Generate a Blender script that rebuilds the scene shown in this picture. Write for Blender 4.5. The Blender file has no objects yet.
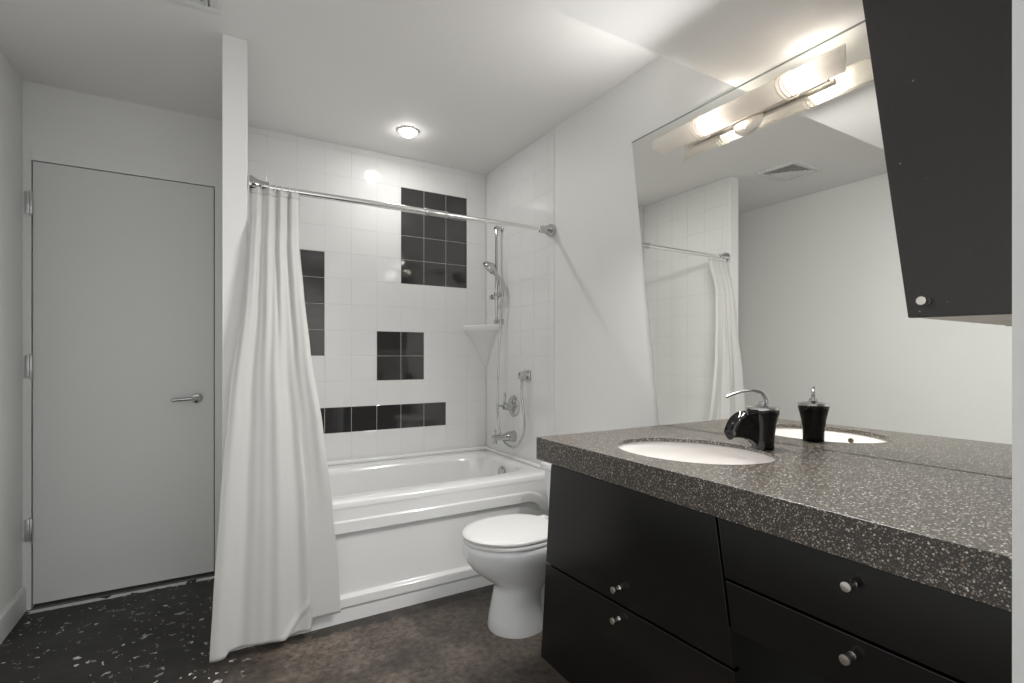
import bpy, bmesh, math, random
from mathutils import Vector, Matrix
random.seed(7)
C = bpy.context.scene.collection
SC = bpy.context.scene
PI = math.pi

# ------------------------------------------------------------------ camera
F_PX, YAW, HORIZON_DROP, EYE = 500.1, 0.5267, 15.7, 1.1668
cam = bpy.data.cameras.new('camera')
cam.sensor_width = 36.0
cam.lens = F_PX / 1024.0 * 36.0
cam.shift_y = HORIZON_DROP / 1024.0
cam.clip_start = 0.02
cam_o = bpy.data.objects.new('camera', cam)
C.objects.link(cam_o)
cam_o.location = (0, 0, EYE)
cam_o.rotation_euler = (PI / 2, 0, -YAW)
SC.camera = cam_o

# ------------------------------------------------------------------ world, exposure
w = bpy.data.worlds.new('world')
SC.world = w
w.use_nodes = True
bg = w.node_tree.nodes['Background']
bg.inputs[0].default_value = (0.95, 0.975, 1.0, 1)
bg.inputs[1].default_value = 1.25
SC.view_settings.view_transform = 'Standard'
SC.view_settings.look = 'None'
SC.view_settings.gamma = 1.0
SC.view_settings.use_curve_mapping = False
SC.view_settings.exposure = 0.32
BULB_E = 24.0        # bulbs of the vanity light
DOWN_E = 30.0        # recessed ceiling lamp
SHADE_W, DOWN_W, UP_W = 18.5, 2.2, 1.0   # watts thrown into the room by the vanity light and by the recessed lamp

# ------------------------------------------------------------------ room dimensions (metres)
XL, XR = -0.789, 1.602          # left wall, vanity wall
YB = 3.116                      # door wall
YF0, YF1 = 0.08, 0.20           # wall with the opening the camera looks through
ZC = 2.44
ZS, YS = 2.135, 1.146           # dropped ceiling over the vanity
PX0, PX1, PY = 0.0035, 0.0905, 2.271   # stub wall at the foot of the tub
ZT = 0.883                      # worktop


# ------------------------------------------------------------------ materials
def mat(name, col, rough=0.5, metal=0.0, **kw):
    m = bpy.data.materials.new(name)
    m.use_nodes = True
    b = m.node_tree.nodes['Principled BSDF']
    b.inputs['Base Color'].default_value = (*col, 1)
    b.inputs['Roughness'].default_value = rough
    b.inputs['Metallic'].default_value = metal
    for k, v in kw.items():
        b.inputs[k.replace('_', ' ')].default_value = v
    return m


def nodes(m):
    nt = m.node_tree
    return nt, nt.nodes['Principled BSDF'], nt.nodes.new, nt.links.new


def ramp(nt, stops, fac):
    r = nt.nodes.new('ShaderNodeValToRGB')
    e = r.color_ramp.elements
    while len(e) < len(stops):
        e.new(0.5)
    for k, (p, c) in enumerate(stops):
        e[k].position = p
        e[k].color = (*c, 1) if len(c) == 3 else c
    nt.links.new(fac, r.inputs[0])
    return r.outputs[0]


def noise(nt, scale, detail=4, rough=0.55, vec=None):
    n = nt.nodes.new('ShaderNodeTexNoise')
    n.inputs['Scale'].default_value = scale
    n.inputs['Detail'].default_value = detail
    n.inputs['Roughness'].default_value = rough
    if vec is not None:
        nt.links.new(vec, n.inputs['Vector'])
    return n.outputs[0]


def mix(nt, a, b, fac, mode='MIX'):
    n = nt.nodes.new('ShaderNodeMix')
    n.data_type = 'RGBA'
    n.blend_type = mode
    for s, v in ((0, fac), (6, a), (7, b)):
        if isinstance(v, (int, float)):
            n.inputs[s].default_value = v
        elif isinstance(v, tuple):
            n.inputs[s].default_value = (*v, 1)
        else:
            nt.links.new(v, n.inputs[s])
    return n.outputs[2]


def math_node(nt, op, a, b=None):
    n = nt.nodes.new('ShaderNodeMath')
    n.operation = op
    for i, v in enumerate((a, b)):
        if v is None:
            continue
        if isinstance(v, (int, float)):
            n.inputs[i].default_value = v
        else:
            nt.links.new(v, n.inputs[i])
    return n.outputs[0]


def geo_pos(nt):
    return nt.nodes.new('ShaderNodeNewGeometry').outputs['Position']


def obj_pos(nt):
    return nt.nodes.new('ShaderNodeTexCoord').outputs['Object']


def bump(nt, bsdf, h, strength, dist=0.001):
    n = nt.nodes.new('ShaderNodeBump')
    n.inputs['Strength'].default_value = strength
    n.inputs['Distance'].default_value = dist
    nt.links.new(h, n.inputs['Height'])
    nt.links.new(n.outputs[0], bsdf.inputs['Normal'])


def painted(name, col, rough=0.55):
    m = mat(name, col, rough)
    nt, b, N, L = nodes(m)
    p = obj_pos(nt)
    c = mix(nt, tuple(x * 0.985 for x in col), tuple(min(1, x * 1.01) for x in col), noise(nt, 2.0, 3, vec=p))
    L(c, b.inputs['Base Color'])
    bump(nt, b, noise(nt, 260, 2, vec=p), 0.05)
    return m


M_WALL = painted('wall_paint', (0.83, 0.828, 0.81), 0.5)
M_CEIL = painted('ceiling_paint', (0.86, 0.85, 0.835), 0.7)
M_DOOR = painted('door_paint', (0.75, 0.76, 0.735), 0.4)
M_TRIM = painted('trim_paint', (0.76, 0.765, 0.75), 0.35)
M_TILE_W = mat('white_tile', (0.82, 0.82, 0.81), 0.09)
M_TILE_K = mat('black_tile', (0.035, 0.033, 0.033), 0.05, IOR=1.8)
M_GROUT = mat('grout', (0.70, 0.70, 0.685), 0.7)
M_ACRYL = mat('white_acrylic', (0.84, 0.84, 0.83), 0.16, Coat_Weight=0.3)
M_PORC = mat('white_porcelain', (0.83, 0.845, 0.85), 0.08, Coat_Weight=0.4)
M_PLAST = mat('white_plastic', (0.80, 0.79, 0.775), 0.25)
M_SINK = mat('white_sink_porcelain', (0.74, 0.715, 0.69), 0.12)
M_CHROME = mat('chrome', (0.56, 0.56, 0.56), 0.10, 1.0)
M_ROD = mat('polished_rod', (0.86, 0.855, 0.845), 0.2, 1.0)
M_NICKEL = mat('brushed_nickel', (0.80, 0.75, 0.69), 0.42, 1.0)
M_STEEL = mat('satin_steel', (0.62, 0.62, 0.61), 0.3, 1.0)
M_KNOB = mat('satin_knob', (0.74, 0.71, 0.67), 0.22, 1.0)
M_MIRROR = mat('mirror_silver', (0.88, 0.885, 0.85), 0.0, 1.0)
M_MEDGE = mat('mirror_edge', (0.28, 0.31, 0.29), 0.25)
M_BLACKCER = mat('black_ceramic', (0.005, 0.0048, 0.0048), 0.05, IOR=1.42)
M_DARK = mat('dark_gap', (0.02, 0.02, 0.02), 0.9)
M_MELAM = mat('pale_melamine', (0.80, 0.76, 0.70), 0.5)
M_RUBBER = mat('rubber', (0.05, 0.05, 0.05), 0.7)

M_CAB = mat('black_stained_veneer', (0.010, 0.0095, 0.009), 0.22, IOR=1.48)
nt, b, N, L = nodes(M_CAB)
mp = N('ShaderNodeMapping')
mp.inputs['Scale'].default_value = (60, 60, 3)
L(obj_pos(nt), mp.inputs[0])
g = noise(nt, 4, 5, vec=mp.outputs[0])
L(mix(nt, (0.003, 0.0028, 0.0027), (0.006, 0.0056, 0.0053), g), b.inputs['Base Color'])
bump(nt, b, g, 0.02)

M_CAB_UP = mat('black_brown_veneer', (0.045, 0.040, 0.040), 0.34)
nt, b, N, L = nodes(M_CAB_UP)
mp = N('ShaderNodeMapping')
mp.inputs['Scale'].default_value = (60, 60, 3)
L(obj_pos(nt), mp.inputs[0])
g = noise(nt, 4, 5, vec=mp.outputs[0])
c = mix(nt, (0.032, 0.0285, 0.028), (0.043, 0.038, 0.0375), g)
v = N('ShaderNodeTexVoronoi')
v.inputs['Scale'].default_value = 22
L(obj_pos(nt), v.inputs['Vector'])
L(mix(nt, (0.25, 0.25, 0.25), c, ramp(nt, [(0.035, (0, 0, 0)), (0.05, (1, 1, 1))], v.outputs['Distance'])), b.inputs['Base Color'])

# speckled solid worktop
M_TOP = mat('speckled_worktop', (0.06, 0.055, 0.05), 0.30)
nt, b, N, L = nodes(M_TOP)
p = obj_pos(nt)
base = mix(nt, (0.014, 0.0125, 0.0115), (0.052, 0.045, 0.039), noise(nt, 240, 3, 0.7, vec=p))


def chips(scale, lo, hi, thr, col_lo, col_hi, base):
    v = nt.nodes.new('ShaderNodeTexVoronoi')
    v.inputs['Scale'].default_value = scale
    L(p, v.inputs['Vector'])
    sep = nt.nodes.new('ShaderNodeSeparateColor')
    L(v.outputs['Color'], sep.inputs[0])
    inside = ramp(nt, [(lo, (1, 1, 1)), (hi, (0, 0, 0))], v.outputs['Distance'])
    pick = math_node(nt, 'GREATER_THAN', sep.outputs[0], thr)
    f = math_node(nt, 'MULTIPLY', inside, pick)
    return mix(nt, base, mix(nt, col_lo, col_hi, sep.outputs[1]), f)


base = chips(420, 0.33, 0.46, 0.55, (0.10, 0.085, 0.07), (0.21, 0.18, 0.15), base)
base = chips(250, 0.34, 0.45, 0.62, (0.22, 0.19, 0.16), (0.46, 0.42, 0.37), base)
base = chips(170, 0.28, 0.38, 0.74, (0.45, 0.43, 0.40), (0.80, 0.78, 0.75), base)
base = chips(90, 0.14, 0.22, 0.90, (0.30, 0.17, 0.09), (0.22, 0.15, 0.10), base)
L(mix(nt, base, (1.0, 0.97, 0.93), 1.0, 'MULTIPLY'), b.inputs['Base Color'])
b.inputs['IOR'].default_value = 1.65

# stained concrete floor with paint splashes by the door
M_FLOOR = mat('stained_concrete', (0.06, 0.05, 0.042), 0.35)
nt, b, N, L = nodes(M_FLOOR)
p = geo_pos(nt)
sx = N('ShaderNodeSeparateXYZ')
L(p, sx.inputs[0])
big = noise(nt, 2.6, 6, 0.62, vec=p)
fine = noise(nt, 38, 5, 0.7, vec=p)
col = ramp(nt, [(0.30, (0.026, 0.021, 0.017)), (0.43, (0.070, 0.055, 0.044)), (0.56, (0.130, 0.105, 0.086)), (0.72, (0.210, 0.176, 0.148))], big)
col = mix(nt, col, ramp(nt, [(0.3, (0.35, 0.35, 0.35)), (0.7, (1.6, 1.6, 1.6))], fine), 1.0, 'MULTIPLY')
# darker old coating on the door side
side = math_node(nt, 'ADD', math_node(nt, 'MULTIPLY', sx.outputs[0], -1.0), math_node(nt, 'MULTIPLY', noise(nt, 5, 3, vec=p), 0.35))
side = math_node(nt, 'ADD', side, math_node(nt, 'MULTIPLY', math_node(nt, 'SUBTRACT', sx.outputs[1], 2.15), 0.55))
mask = ramp(nt, [(0.10, (0, 0, 0)), (0.34, (1, 1, 1))], side)
dark = ramp(nt, [(0.35, (0.005, 0.0048, 0.0045)), (0.7, (0.014, 0.0125, 0.011))], noise(nt, 9, 5, vec=p))
col = mix(nt, col, dark, mask)


def splash(scale, lo, hi, thr, stretch, rot):
    mp = nt.nodes.new('ShaderNodeMapping')
    mp.inputs['Scale'].default_value = stretch
    mp.inputs['Rotation'].default_value = (0, 0, rot)
    L(p, mp.inputs[0])
    v = nt.nodes.new('ShaderNodeTexVoronoi')
    v.voronoi_dimensions = '2D'
    v.inputs['Scale'].default_value = scale
    wob = nt.nodes.new('ShaderNodeMix')
    wob.data_type = 'VECTOR'
    wob.inputs[0].default_value = 0.06
    L(mp.outputs[0], wob.inputs[4])
    nn = nt.nodes.new('ShaderNodeTexNoise')
    nn.inputs['Scale'].default_value = 40
    L(p, nn.inputs['Vector'])
    L(nn.outputs['Color'], wob.inputs[5])
    L(wob.outputs[1], v.inputs['Vector'])
    sep = nt.nodes.new('ShaderNodeSeparateColor')
    L(v.outputs['Color'], sep.inputs[0])
    rad = math_node(nt, 'MULTIPLY', sep.outputs[1], hi)
    f = math_node(nt, 'LESS_THAN', v.outputs['Distance'], rad)
    return math_node(nt, 'MULTIPLY', f, math_node(nt, 'GREATER_THAN', sep.outputs[0], thr))


s1 = splash(19, 0.05, 0.19, 0.60, (1, 1.25, 1), 0.3)
s2 = splash(36, 0.05, 0.26, 0.78, (1.2, 1, 1), 0.9)
s3 = splash(6, 0.05, 0.10, 0.55, (0.8, 1.8, 1), -0.5)
white = math_node(nt, 'MAXIMUM', math_node(nt, 'MAXIMUM', s1, s2), math_node(nt, 'MULTIPLY', s3, 0.55))
pm = math_node(nt, 'MULTIPLY', ramp(nt, [(0.02, (0, 0, 0)), (0.22, (1, 1, 1))], side), white)
col = mix(nt, col, (0.90, 0.88, 0.84), pm)
# old dark stain along the foot of the tub
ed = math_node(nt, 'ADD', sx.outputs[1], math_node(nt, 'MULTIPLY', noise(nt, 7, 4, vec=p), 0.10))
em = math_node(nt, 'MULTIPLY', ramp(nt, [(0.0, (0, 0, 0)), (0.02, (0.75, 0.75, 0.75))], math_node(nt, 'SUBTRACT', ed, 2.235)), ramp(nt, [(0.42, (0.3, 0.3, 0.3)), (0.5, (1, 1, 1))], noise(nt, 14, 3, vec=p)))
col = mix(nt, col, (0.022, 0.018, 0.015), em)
# paint dragged along the threshold
th_ = math_node(nt, 'MULTIPLY', math_node(nt, 'GREATER_THAN', sx.outputs[1], math_node(nt, 'ADD', 3.052, math_node(nt, 'MULTIPLY', noise(nt, 16, 2, vec=p), 0.03))), math_node(nt, 'LESS_THAN', sx.outputs[1], 3.104))
th_ = math_node(nt, 'MULTIPLY', th_, math_node(nt, 'GREATER_THAN', noise(nt, 11, 3, vec=p), 0.43))
th_ = math_node(nt, 'MULTIPLY', th_, math_node(nt, 'LESS_THAN', sx.outputs[0], 0.0))
col = mix(nt, col, (0.85, 0.84, 0.80), th_)
L(col, b.inputs['Base Color'])
L(ramp(nt, [(0.3, (0.38, 0.38, 0.38)), (0.7, (0.55, 0.55, 0.55))], big), b.inputs['Roughness'])
bump(nt, b, fine, 0.12)

# curtain cloth
M_CURT = bpy.data.materials.new('white_curtain_cloth')
M_CURT.use_nodes = True
nt, b, N, L = nodes(M_CURT)
b.inputs['Base Color'].default_value = (0.80, 0.79, 0.77, 1)
b.inputs['Roughness'].default_value = 0.55
tr = N('ShaderNodeBsdfTranslucent')
tr.inputs[0].default_value = (0.82, 0.81, 0.79, 1)
ms = N('ShaderNodeMixShader')
ms.inputs[0].default_value = 0.30
L(b.outputs[0], ms.inputs[1])
L(tr.outputs[0], ms.inputs[2])
L(ms.outputs[0], nt.nodes['Material Output'].inputs[0])
bump(nt, b, noise(nt, 900, 2, vec=obj_pos(nt)), 0.08)

# frosted glass of the lamp shade
M_SHADE = bpy.data.materials.new('frosted_glass')
M_SHADE.use_nodes = True
nt, b, N, L = nodes(M_SHADE)
b.inputs['Base Color'].default_value = (0.93, 0.91, 0.88, 1)
b.inputs['Roughness'].default_value = 0.3
tr = N('ShaderNodeBsdfTranslucent')
tr.inputs[0].default_value = (0.96, 0.93, 0.89, 1)
ms = N('ShaderNodeMixShader')
ms.inputs[0].default_value = 0.6
L(b.outputs[0], ms.inputs[1])
L(tr.outputs[0], ms.inputs[2])
L(ms.outputs[0], nt.nodes['Material Output'].inputs[0])


def emit(name, col, e):
    m = mat(name, (0.8, 0.8, 0.8), 0.5)
    b = m.node_tree.nodes['Principled BSDF']
    b.inputs['Emission Color'].default_value = (*col, 1)
    b.inputs['Emission Strength'].default_value = e
    return m


M_BULB = emit('lit_bulb', (1.0, 0.94, 0.87), BULB_E)
M_DOWN = emit('lit_reflector_lamp', (1.0, 0.97, 0.93), DOWN_E)


# ------------------------------------------------------------------ mesh helpers
def quad_grid(bm, rows, mi=0, close_u=False, smooth=True):
    """rows: list of lists of points; quads between neighbours"""
    vs = [[bm.verts.new(p) for p in r] for r in rows]
    n = len(vs[0])
    for i in range(len(vs) - 1):
        for j in range(n if close_u else n - 1):
            k = (j + 1) % n
            f = bm.faces.new((vs[i][j], vs[i][k], vs[i + 1][k], vs[i + 1][j]))
            f.smooth = smooth
            f.material_index = mi
    return vs


def box(bm, x0, y0, z0, x1, y1, z1, mi=0, bev=0.0, seg=2):
    vs = [bm.verts.new((x, y, z)) for x in (x0, x1) for y in (y0, y1) for z in (z0, z1)]
    idx = ((0, 1, 3, 2), (4, 6, 7, 5), (0, 4, 5, 1), (2, 3, 7, 6), (0, 2, 6, 4), (1, 5, 7, 3))
    fs = []
    for q in idx:
        f = bm.faces.new([vs[i] for i in q])
        f.material_index = mi
        fs.append(f)
    if bev:
        es = list({e for f in fs for e in f.edges})
        bmesh.ops.bevel(bm, geom=es, offset=bev, segments=seg, affect='EDGES', profile=0.5)
    return fs


def prism(bm, pts, d, mi=0, bev=0.0, seg=2):
    """extrude polygon pts (3D, planar) by vector d"""
    d = Vector(d)
    a = [bm.verts.new(p) for p in pts]
    c = [bm.verts.new(Vector(p) + d) for p in pts]
    fs = [bm.faces.new(a), bm.faces.new(c[::-1])]
    n = len(pts)
    for i in range(n):
        fs.append(bm.faces.new((a[i], c[i], c[(i + 1) % n], a[(i + 1) % n])))
    for f in fs:
        f.material_index = mi
    if bev:
        es = list({e for f in fs for e in f.edges})
        bmesh.ops.bevel(bm, geom=es, offset=bev, segments=seg, affect='EDGES', profile=0.5)
    return fs


def frame_of(d):
    d = Vector(d).normalized()
    u = d.cross(Vector((0, 0, 1)))
    if u.length < 1e-4:
        u = d.cross(Vector((0, 1, 0)))
    u.normalize()
    return u, d.cross(u)


def lathe(bm, origin, axis, prof, seg=32, mi=0, smooth=True, cap=True):
    """prof: list of (distance along axis, radius)"""
    o, a = Vector(origin), Vector(axis).normalized()
    u, v = frame_of(a)
    rows = [[o + a * t + (u * math.cos(2 * PI * k / seg) + v * math.sin(2 * PI * k / seg)) * r for k in range(seg)] for t, r in prof]
    vs = quad_grid(bm, rows, mi, True, smooth)
    if cap:
        for r in (vs[0], vs[-1]):
            f = bm.faces.new(r)
            f.material_index = mi


def cyl(bm, a, b, r, seg=20, bev=0.0, mi=0):
    a, b = Vector(a), Vector(b)
    h = (b - a).length
    pr = [(0, r), (h, r)] if not bev else [(0, r - bev), (bev * 0.3, r - bev * 0.3), (bev, r), (h - bev, r), (h - bev * 0.3, r - bev * 0.3), (h, r - bev)]
    lathe(bm, a, b - a, pr, seg, mi)


def spline(pts, n=8):
    P = [Vector(p) for p in pts]
    out = []
    for i in range(len(P) - 1):
        p0, p1, p2, p3 = P[max(i - 1, 0)], P[i], P[i + 1], P[min(i + 2, len(P) - 1)]
        for k in range(n):
            t = k / n
            out.append(0.5 * ((2 * p1) + (p2 - p0) * t + (2 * p0 - 5 * p1 + 4 * p2 - p3) * t * t + (3 * p1 - p0 - 3 * p2 + p3) * t ** 3))
    out.append(P[-1])
    return out


def tube(bm, pts, r, seg=12, mi=0, cap=True, flat=1.0):
    P = [Vector(p) for p in pts]
    rows = []
    u = None
    for i, p in enumerate(P):
        d = (P[min(i + 1, len(P) - 1)] - P[max(i - 1, 0)]).normalized()
        if u is None:
            u, v = frame_of(d)
        else:
            u = (u - d * u.dot(d)).normalized()
            v = d.cross(u)
        rr = r[i] if isinstance(r, (list, tuple)) else r
        rows.append([p + (u * math.cos(2 * PI * k / seg) + v * math.sin(2 * PI * k / seg) * flat) * rr for k in range(seg)])
    vs = quad_grid(bm, rows, mi, True)
    if cap:
        bm.faces.new(vs[0]).material_index = mi
        bm.faces.new(vs[-1]).material_index = mi


def new():
    return bmesh.new()


def obj(name, bm, mats, parent=None, angle=None):
    bmesh.ops.recalc_face_normals(bm, faces=bm.faces[:])
    me = bpy.data.meshes.new(name)
    bm.to_mesh(me)
    bm.free()
    for m in (mats if isinstance(mats, (list, tuple)) else [mats]):
        me.materials.append(m)
    o = bpy.data.objects.new(name, me)
    C.objects.link(o)
    if angle:
        for p in me.polygons:
            p.use_smooth = True
        me.set_sharp_from_angle(angle=math.radians(angle))
    if parent:
        o.parent = parent
        o.matrix_parent_inverse = Matrix.Translation(parent.location).inverted()
    return o


def tag(o, label, cat, group=None):
    o['label'] = label
    o['category'] = cat
    if group:
        o['group'] = group
    return o


def thing(name, loc, label, cat, group=None):
    o = bpy.data.objects.new(name, None)
    o.empty_display_size = 0.05
    o.location = loc
    C.objects.link(o)
    return tag(o, label, cat, group)


def struct(name, bm, m, label=None, angle=None, parent=None):
    o = obj(name, bm, m, parent, angle)
    if parent is None:
        o['kind'] = 'structure'
    if label:
        o['label'] = label
        if parent is None:
            o['category'] = name.split('_')[0]
    return o


# ------------------------------------------------------------------ room shell
bm = new()
box(bm, XL - 0.1, -1.6, -0.08, XR + 0.1, YB + 0.12, 0.0)
struct('floor', bm, M_FLOOR, 'dark brown stained concrete floor with white paint splashes near the door')

bm = new()
box(bm, XL - 0.1, -1.6, ZC, XR + 0.1, YB + 0.12, ZC + 0.08)
struct('ceiling', bm, M_CEIL, 'white painted main ceiling')

bm = new()
box(bm, XL, -1.6, ZS, XR, YS, ZC)
struct('ceiling_soffit', bm, M_CEIL, 'white dropped ceiling section above the vanity')

bm = new()
box(bm, XL - 0.1, -1.6, 0, XL, YB + 0.12, ZC)
struct('wall_left', bm, M_WALL, 'plain white wall left of the door')

DX0, DX1, DH = -0.755, -0.034, 2.076      # door leaf
bm = new()
g = 0.004
box(bm, XL, YB, 0, DX0 - g, YB + 0.12, ZC)
box(bm, DX1 + g, YB, 0, XR, YB + 0.12, ZC)
box(bm, DX0 - g, YB, DH + g, DX1 + g, YB + 0.12, ZC)
struct('wall_back', bm, M_WALL, 'white wall holding the door and the tub alcove')

bm = new()
box(bm, XR, YF0, 0, XR + 0.1, YB + 0.12, ZC)
struct('wall_right', bm, M_WALL, 'white wall carrying the mirror and the vanity')

JX = 0.7555     # jamb the camera looks past
bm = new()
box(bm, JX, YF0, 0, XR, YF1, ZS)
struct('wall_front', bm, M_TRIM, 'white wall end at the right edge of the view')

bm = new()
box(bm, PX0, PY, 0, PX1, YB, ZC, bev=0.002)
struct('wall_partition', bm, M_WALL, 'narrow white stub wall at the end of the tub')

# baseboards
bm = new()
prism(bm, [(XL, -1.6, 0), (XL + 0.014, -1.6, 0), (XL + 0.014, -1.6, 0.100), (XL + 0.006, -1.6, 0.113), (XL, -1.6, 0.113)], (0, YB + 1.6, 0))
struct('baseboard_left', bm, M_TRIM, 'white baseboard along the left wall')
bm = new()
box(bm, XR - 0.012, 1.50, 0, XR, 2.262, 0.10, bev=0.003)
struct('baseboard_right', bm, M_TRIM, 'white baseboard behind the toilet')

# ------------------------------------------------------------------ tiles
PT = 0.1537
Z0 = 0.714


def tile_field(bm, to3, u_lines, z_lines, black, rnd):
    """to3(u, z, depth) -> point"""
    gap, bv, th = 0.0010, 0.0014, 0.0060
    for i in range(len(u_lines) - 1):
        for j in range(len(z_lines) - 1):
            u0, u1 = u_lines[i] + gap, u_lines[i + 1] - gap
            z0, z1 = z_lines[j] + gap, z_lines[j + 1] - gap
            if u1 - u0 < 0.01 or z1 - z0 < 0.01:
                continue
            um, zm = (u0 + u1) / 2, (z0 + z1) / 2
            mi = 1 if black(um, zm) else 0
            ta, tb = rnd.uniform(-1, 1) * 0.0004, rnd.uniform(-1, 1) * 0.0004
            lo = [(u0, z0), (u1, z0), (u1, z1), (u0, z1)]
            hi = [(u0 + bv, z0 + bv), (u1 - bv, z0 + bv), (u1 - bv, z1 - bv), (u0 + bv, z1 - bv)]
            rows = [[to3(u, z, th - 0.0016) for u, z in lo],
                    [to3(u, z, th - 0.0005) for u, z in lo],
                    [to3(u, z, th + ta * (1 if u > um else -1) + tb * (1 if z > zm else -1)) for u, z in hi]]
            vs = quad_grid(bm, rows, mi, True, False)
            f = bm.faces.new(vs[-1])
            f.material_index = mi


def lines(start, step, lo, hi):
    k0 = math.floor((lo - start) / step)
    out = [lo]
    k = k0
    while start + k * step < hi - 1e-4:
        if start + k * step > lo + 1e-4:
            out.append(start + k * step)
        k += 1
    out.append(hi)
    return out


UB = 0.989


def black_back(u, z):
    a = (u - UB) / PT
    c = (z - Z0) / PT
    i, j = math.floor(a), math.floor(c)
    return (i in (0, 1, 2) and j in (6, 7, 8, 9)) or (i == -4 and j in (3, 4, 5, 6)) \
        or (i in (-1, 0) and j in (2, 3)) or (-4 <= i <= 1 and j == 0)


zl = lines(Z0, PT, 0.50, ZC)
rnd = random.Random(3)
bm = new()
box(bm, PX1, YB - 0.0080, 0.50, XR, YB, ZC, mi=2)
tile_field(bm, lambda u, z, d: (u, YB - d - 0.003, z), lines(UB, PT, PX1 + 0.009, XR - 0.009), zl, black_back, rnd)
struct('wall_tile_back', bm, [M_TILE_W, M_TILE_K, M_GROUT], 'white wall tiling with black tile blocks behind the tub')
bm = new()
box(bm, XR - 0.0014, 2.288, 0.50, XR, YB, ZC, mi=2)
tile_field(bm, lambda u, z, d: (XR - d + 0.0035, u, z), lines(YB - 0.01, PT, 2.285, YB - 0.011), zl, lambda u, z: False, rnd)
struct('wall_tile_right', bm, [M_TILE_W, M_TILE_K, M_GROUT], 'white wall tiling around the shower fittings')
bm = new()
box(bm, PX1, 2.288, 0.50, PX1 + 0.0014, YB, ZC, mi=2)
tile_field(bm, lambda u, z, d: (PX1 + d - 0.0035, u, z), lines(YB - 0.01, PT, 2.285, YB - 0.011), zl, lambda u, z: False, rnd)
struct('wall_tile_left', bm, [M_TILE_W, M_TILE_K, M_GROUT], 'white wall tiling on the stub wall inside the tub alcove')

# ------------------------------------------------------------------ door
door = thing('door_1', ((DX0 + DX1) / 2, YB, 0), 'flat pale grey painted flush door with lever handle', 'door')
door['kind'] = 'structure'
bm = new()
box(bm, DX0, YB + 0.004, 0.020, DX1, YB + 0.046, DH, bev=0.0015)
obj('door_leaf', bm, M_DOOR, door)
bm = new()
fw = 0.030
for (x0, x1, z0, z1) in ((DX0 - g - fw, DX0 - g, 0, DH + g + 0.045), (DX1 + g, DX1 + g + 0.036, 0, DH + g + 0.045)):
    box(bm, x0, YB - 0.002, z0, x1, YB + 0.001, z1, bev=0.0008)
box(bm, DX0 - g, YB - 0.002, DH + g, DX1 + g, YB + 0.001, DH + g + 0.045, bev=0.0008)
obj('door_frame', bm, M_WALL, door)
bm = new()
box(bm, DX0 - g, YB - 0.010, 0.0, DX1 + g, YB + 0.1, 0.005, bev=0.001)
obj('threshold', bm, mat('grey_threshold', (0.16, 0.16, 0.155), 0.5), door)
bm = new()
box(bm, DX0 - g, YB + 0.05, 0.006, DX1 + g, YB + 0.06, DH + g)
obj('door_light_block', bm, M_DARK, door)  # dark panel added behind the leaf to block light leaking through its gaps
for z in (1.88, 1.124, 0.37):
    bm = new()
    cyl(bm, (DX0 - 0.003, YB - 0.009, z - 0.052), (DX0 - 0.003, YB - 0.009, z + 0.052), 0.0065, 14, 0.001)
    for s in (-1, 1):
        lathe(bm, (DX0 - 0.003, YB - 0.009, z + s * 0.052), (0, 0, s), [(0, 0.005), (0.003, 0.006), (0.007, 0.002)], 12)
    box(bm, DX0 - 0.026, YB - 0.008, z - 0.05, DX0 - 0.006, YB - 0.006, z + 0.05, bev=0.0006)
    obj('hinge', bm, M_STEEL, door, 40)
hx, hz = -0.110, 0.952
bm = new()
lathe(bm, (hx, YB + 0.004, hz), (0, -1, 0), [(0, 0.026), (0.006, 0.026), (0.009, 0.023), (0.010, 0.012), (0.045, 0.010), (0.050, 0.009), (0.052, 0.004)], 28)
pts = spline([(hx, YB - 0.042, hz), (hx - 0.03, YB - 0.047, hz), (hx - 0.08, YB - 0.046, hz - 0.003), (hx - 0.112, YB - 0.044, hz - 0.006)], 6)
tube(bm, pts, [0.0095] * (len(pts) - 3) + [0.009, 0.008, 0.004], 12)
obj('door_handle', bm, M_CHROME, door, 40)

# ------------------------------------------------------------------ bathtub
TX0, TX1, TY0, TY1, TZ = PX1 + 0.001, XR - 0.001, 2.262, YB - 0.012, 0.530
tub = thing('bathtub', ((TX0 + TX1) / 2, (TY0 + TY1) / 2, 0), 'white alcove bathtub with panelled apron beneath the tiled wall', 'bathtub')


def superpt(cx, cy, a, b, n, t):
    c, s = math.cos(t), math.sin(t)
    return cx + a * math.copysign(abs(c) ** (2 / n), c), cy + b * math.copysign(abs(s) ** (2 / n), s)


bm = new()
NT = 160
cx, cy = (TX0 + TX1) / 2, (TY0 + TY1) / 2
ox, oy = (TX1 - TX0) / 2, (TY1 - TY0) / 2
ix0, ix1, iy0, iy1 = 0.20, 1.508, 2.405, 2.985


def ring(x0, x1, y0, y1, n, z):
    return [(*superpt((x0 + x1) / 2, (y0 + y1) / 2, (x1 - x0) / 2, (y1 - y0) / 2, n, 2 * PI * k / NT), z) for k in range(NT)]


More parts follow.
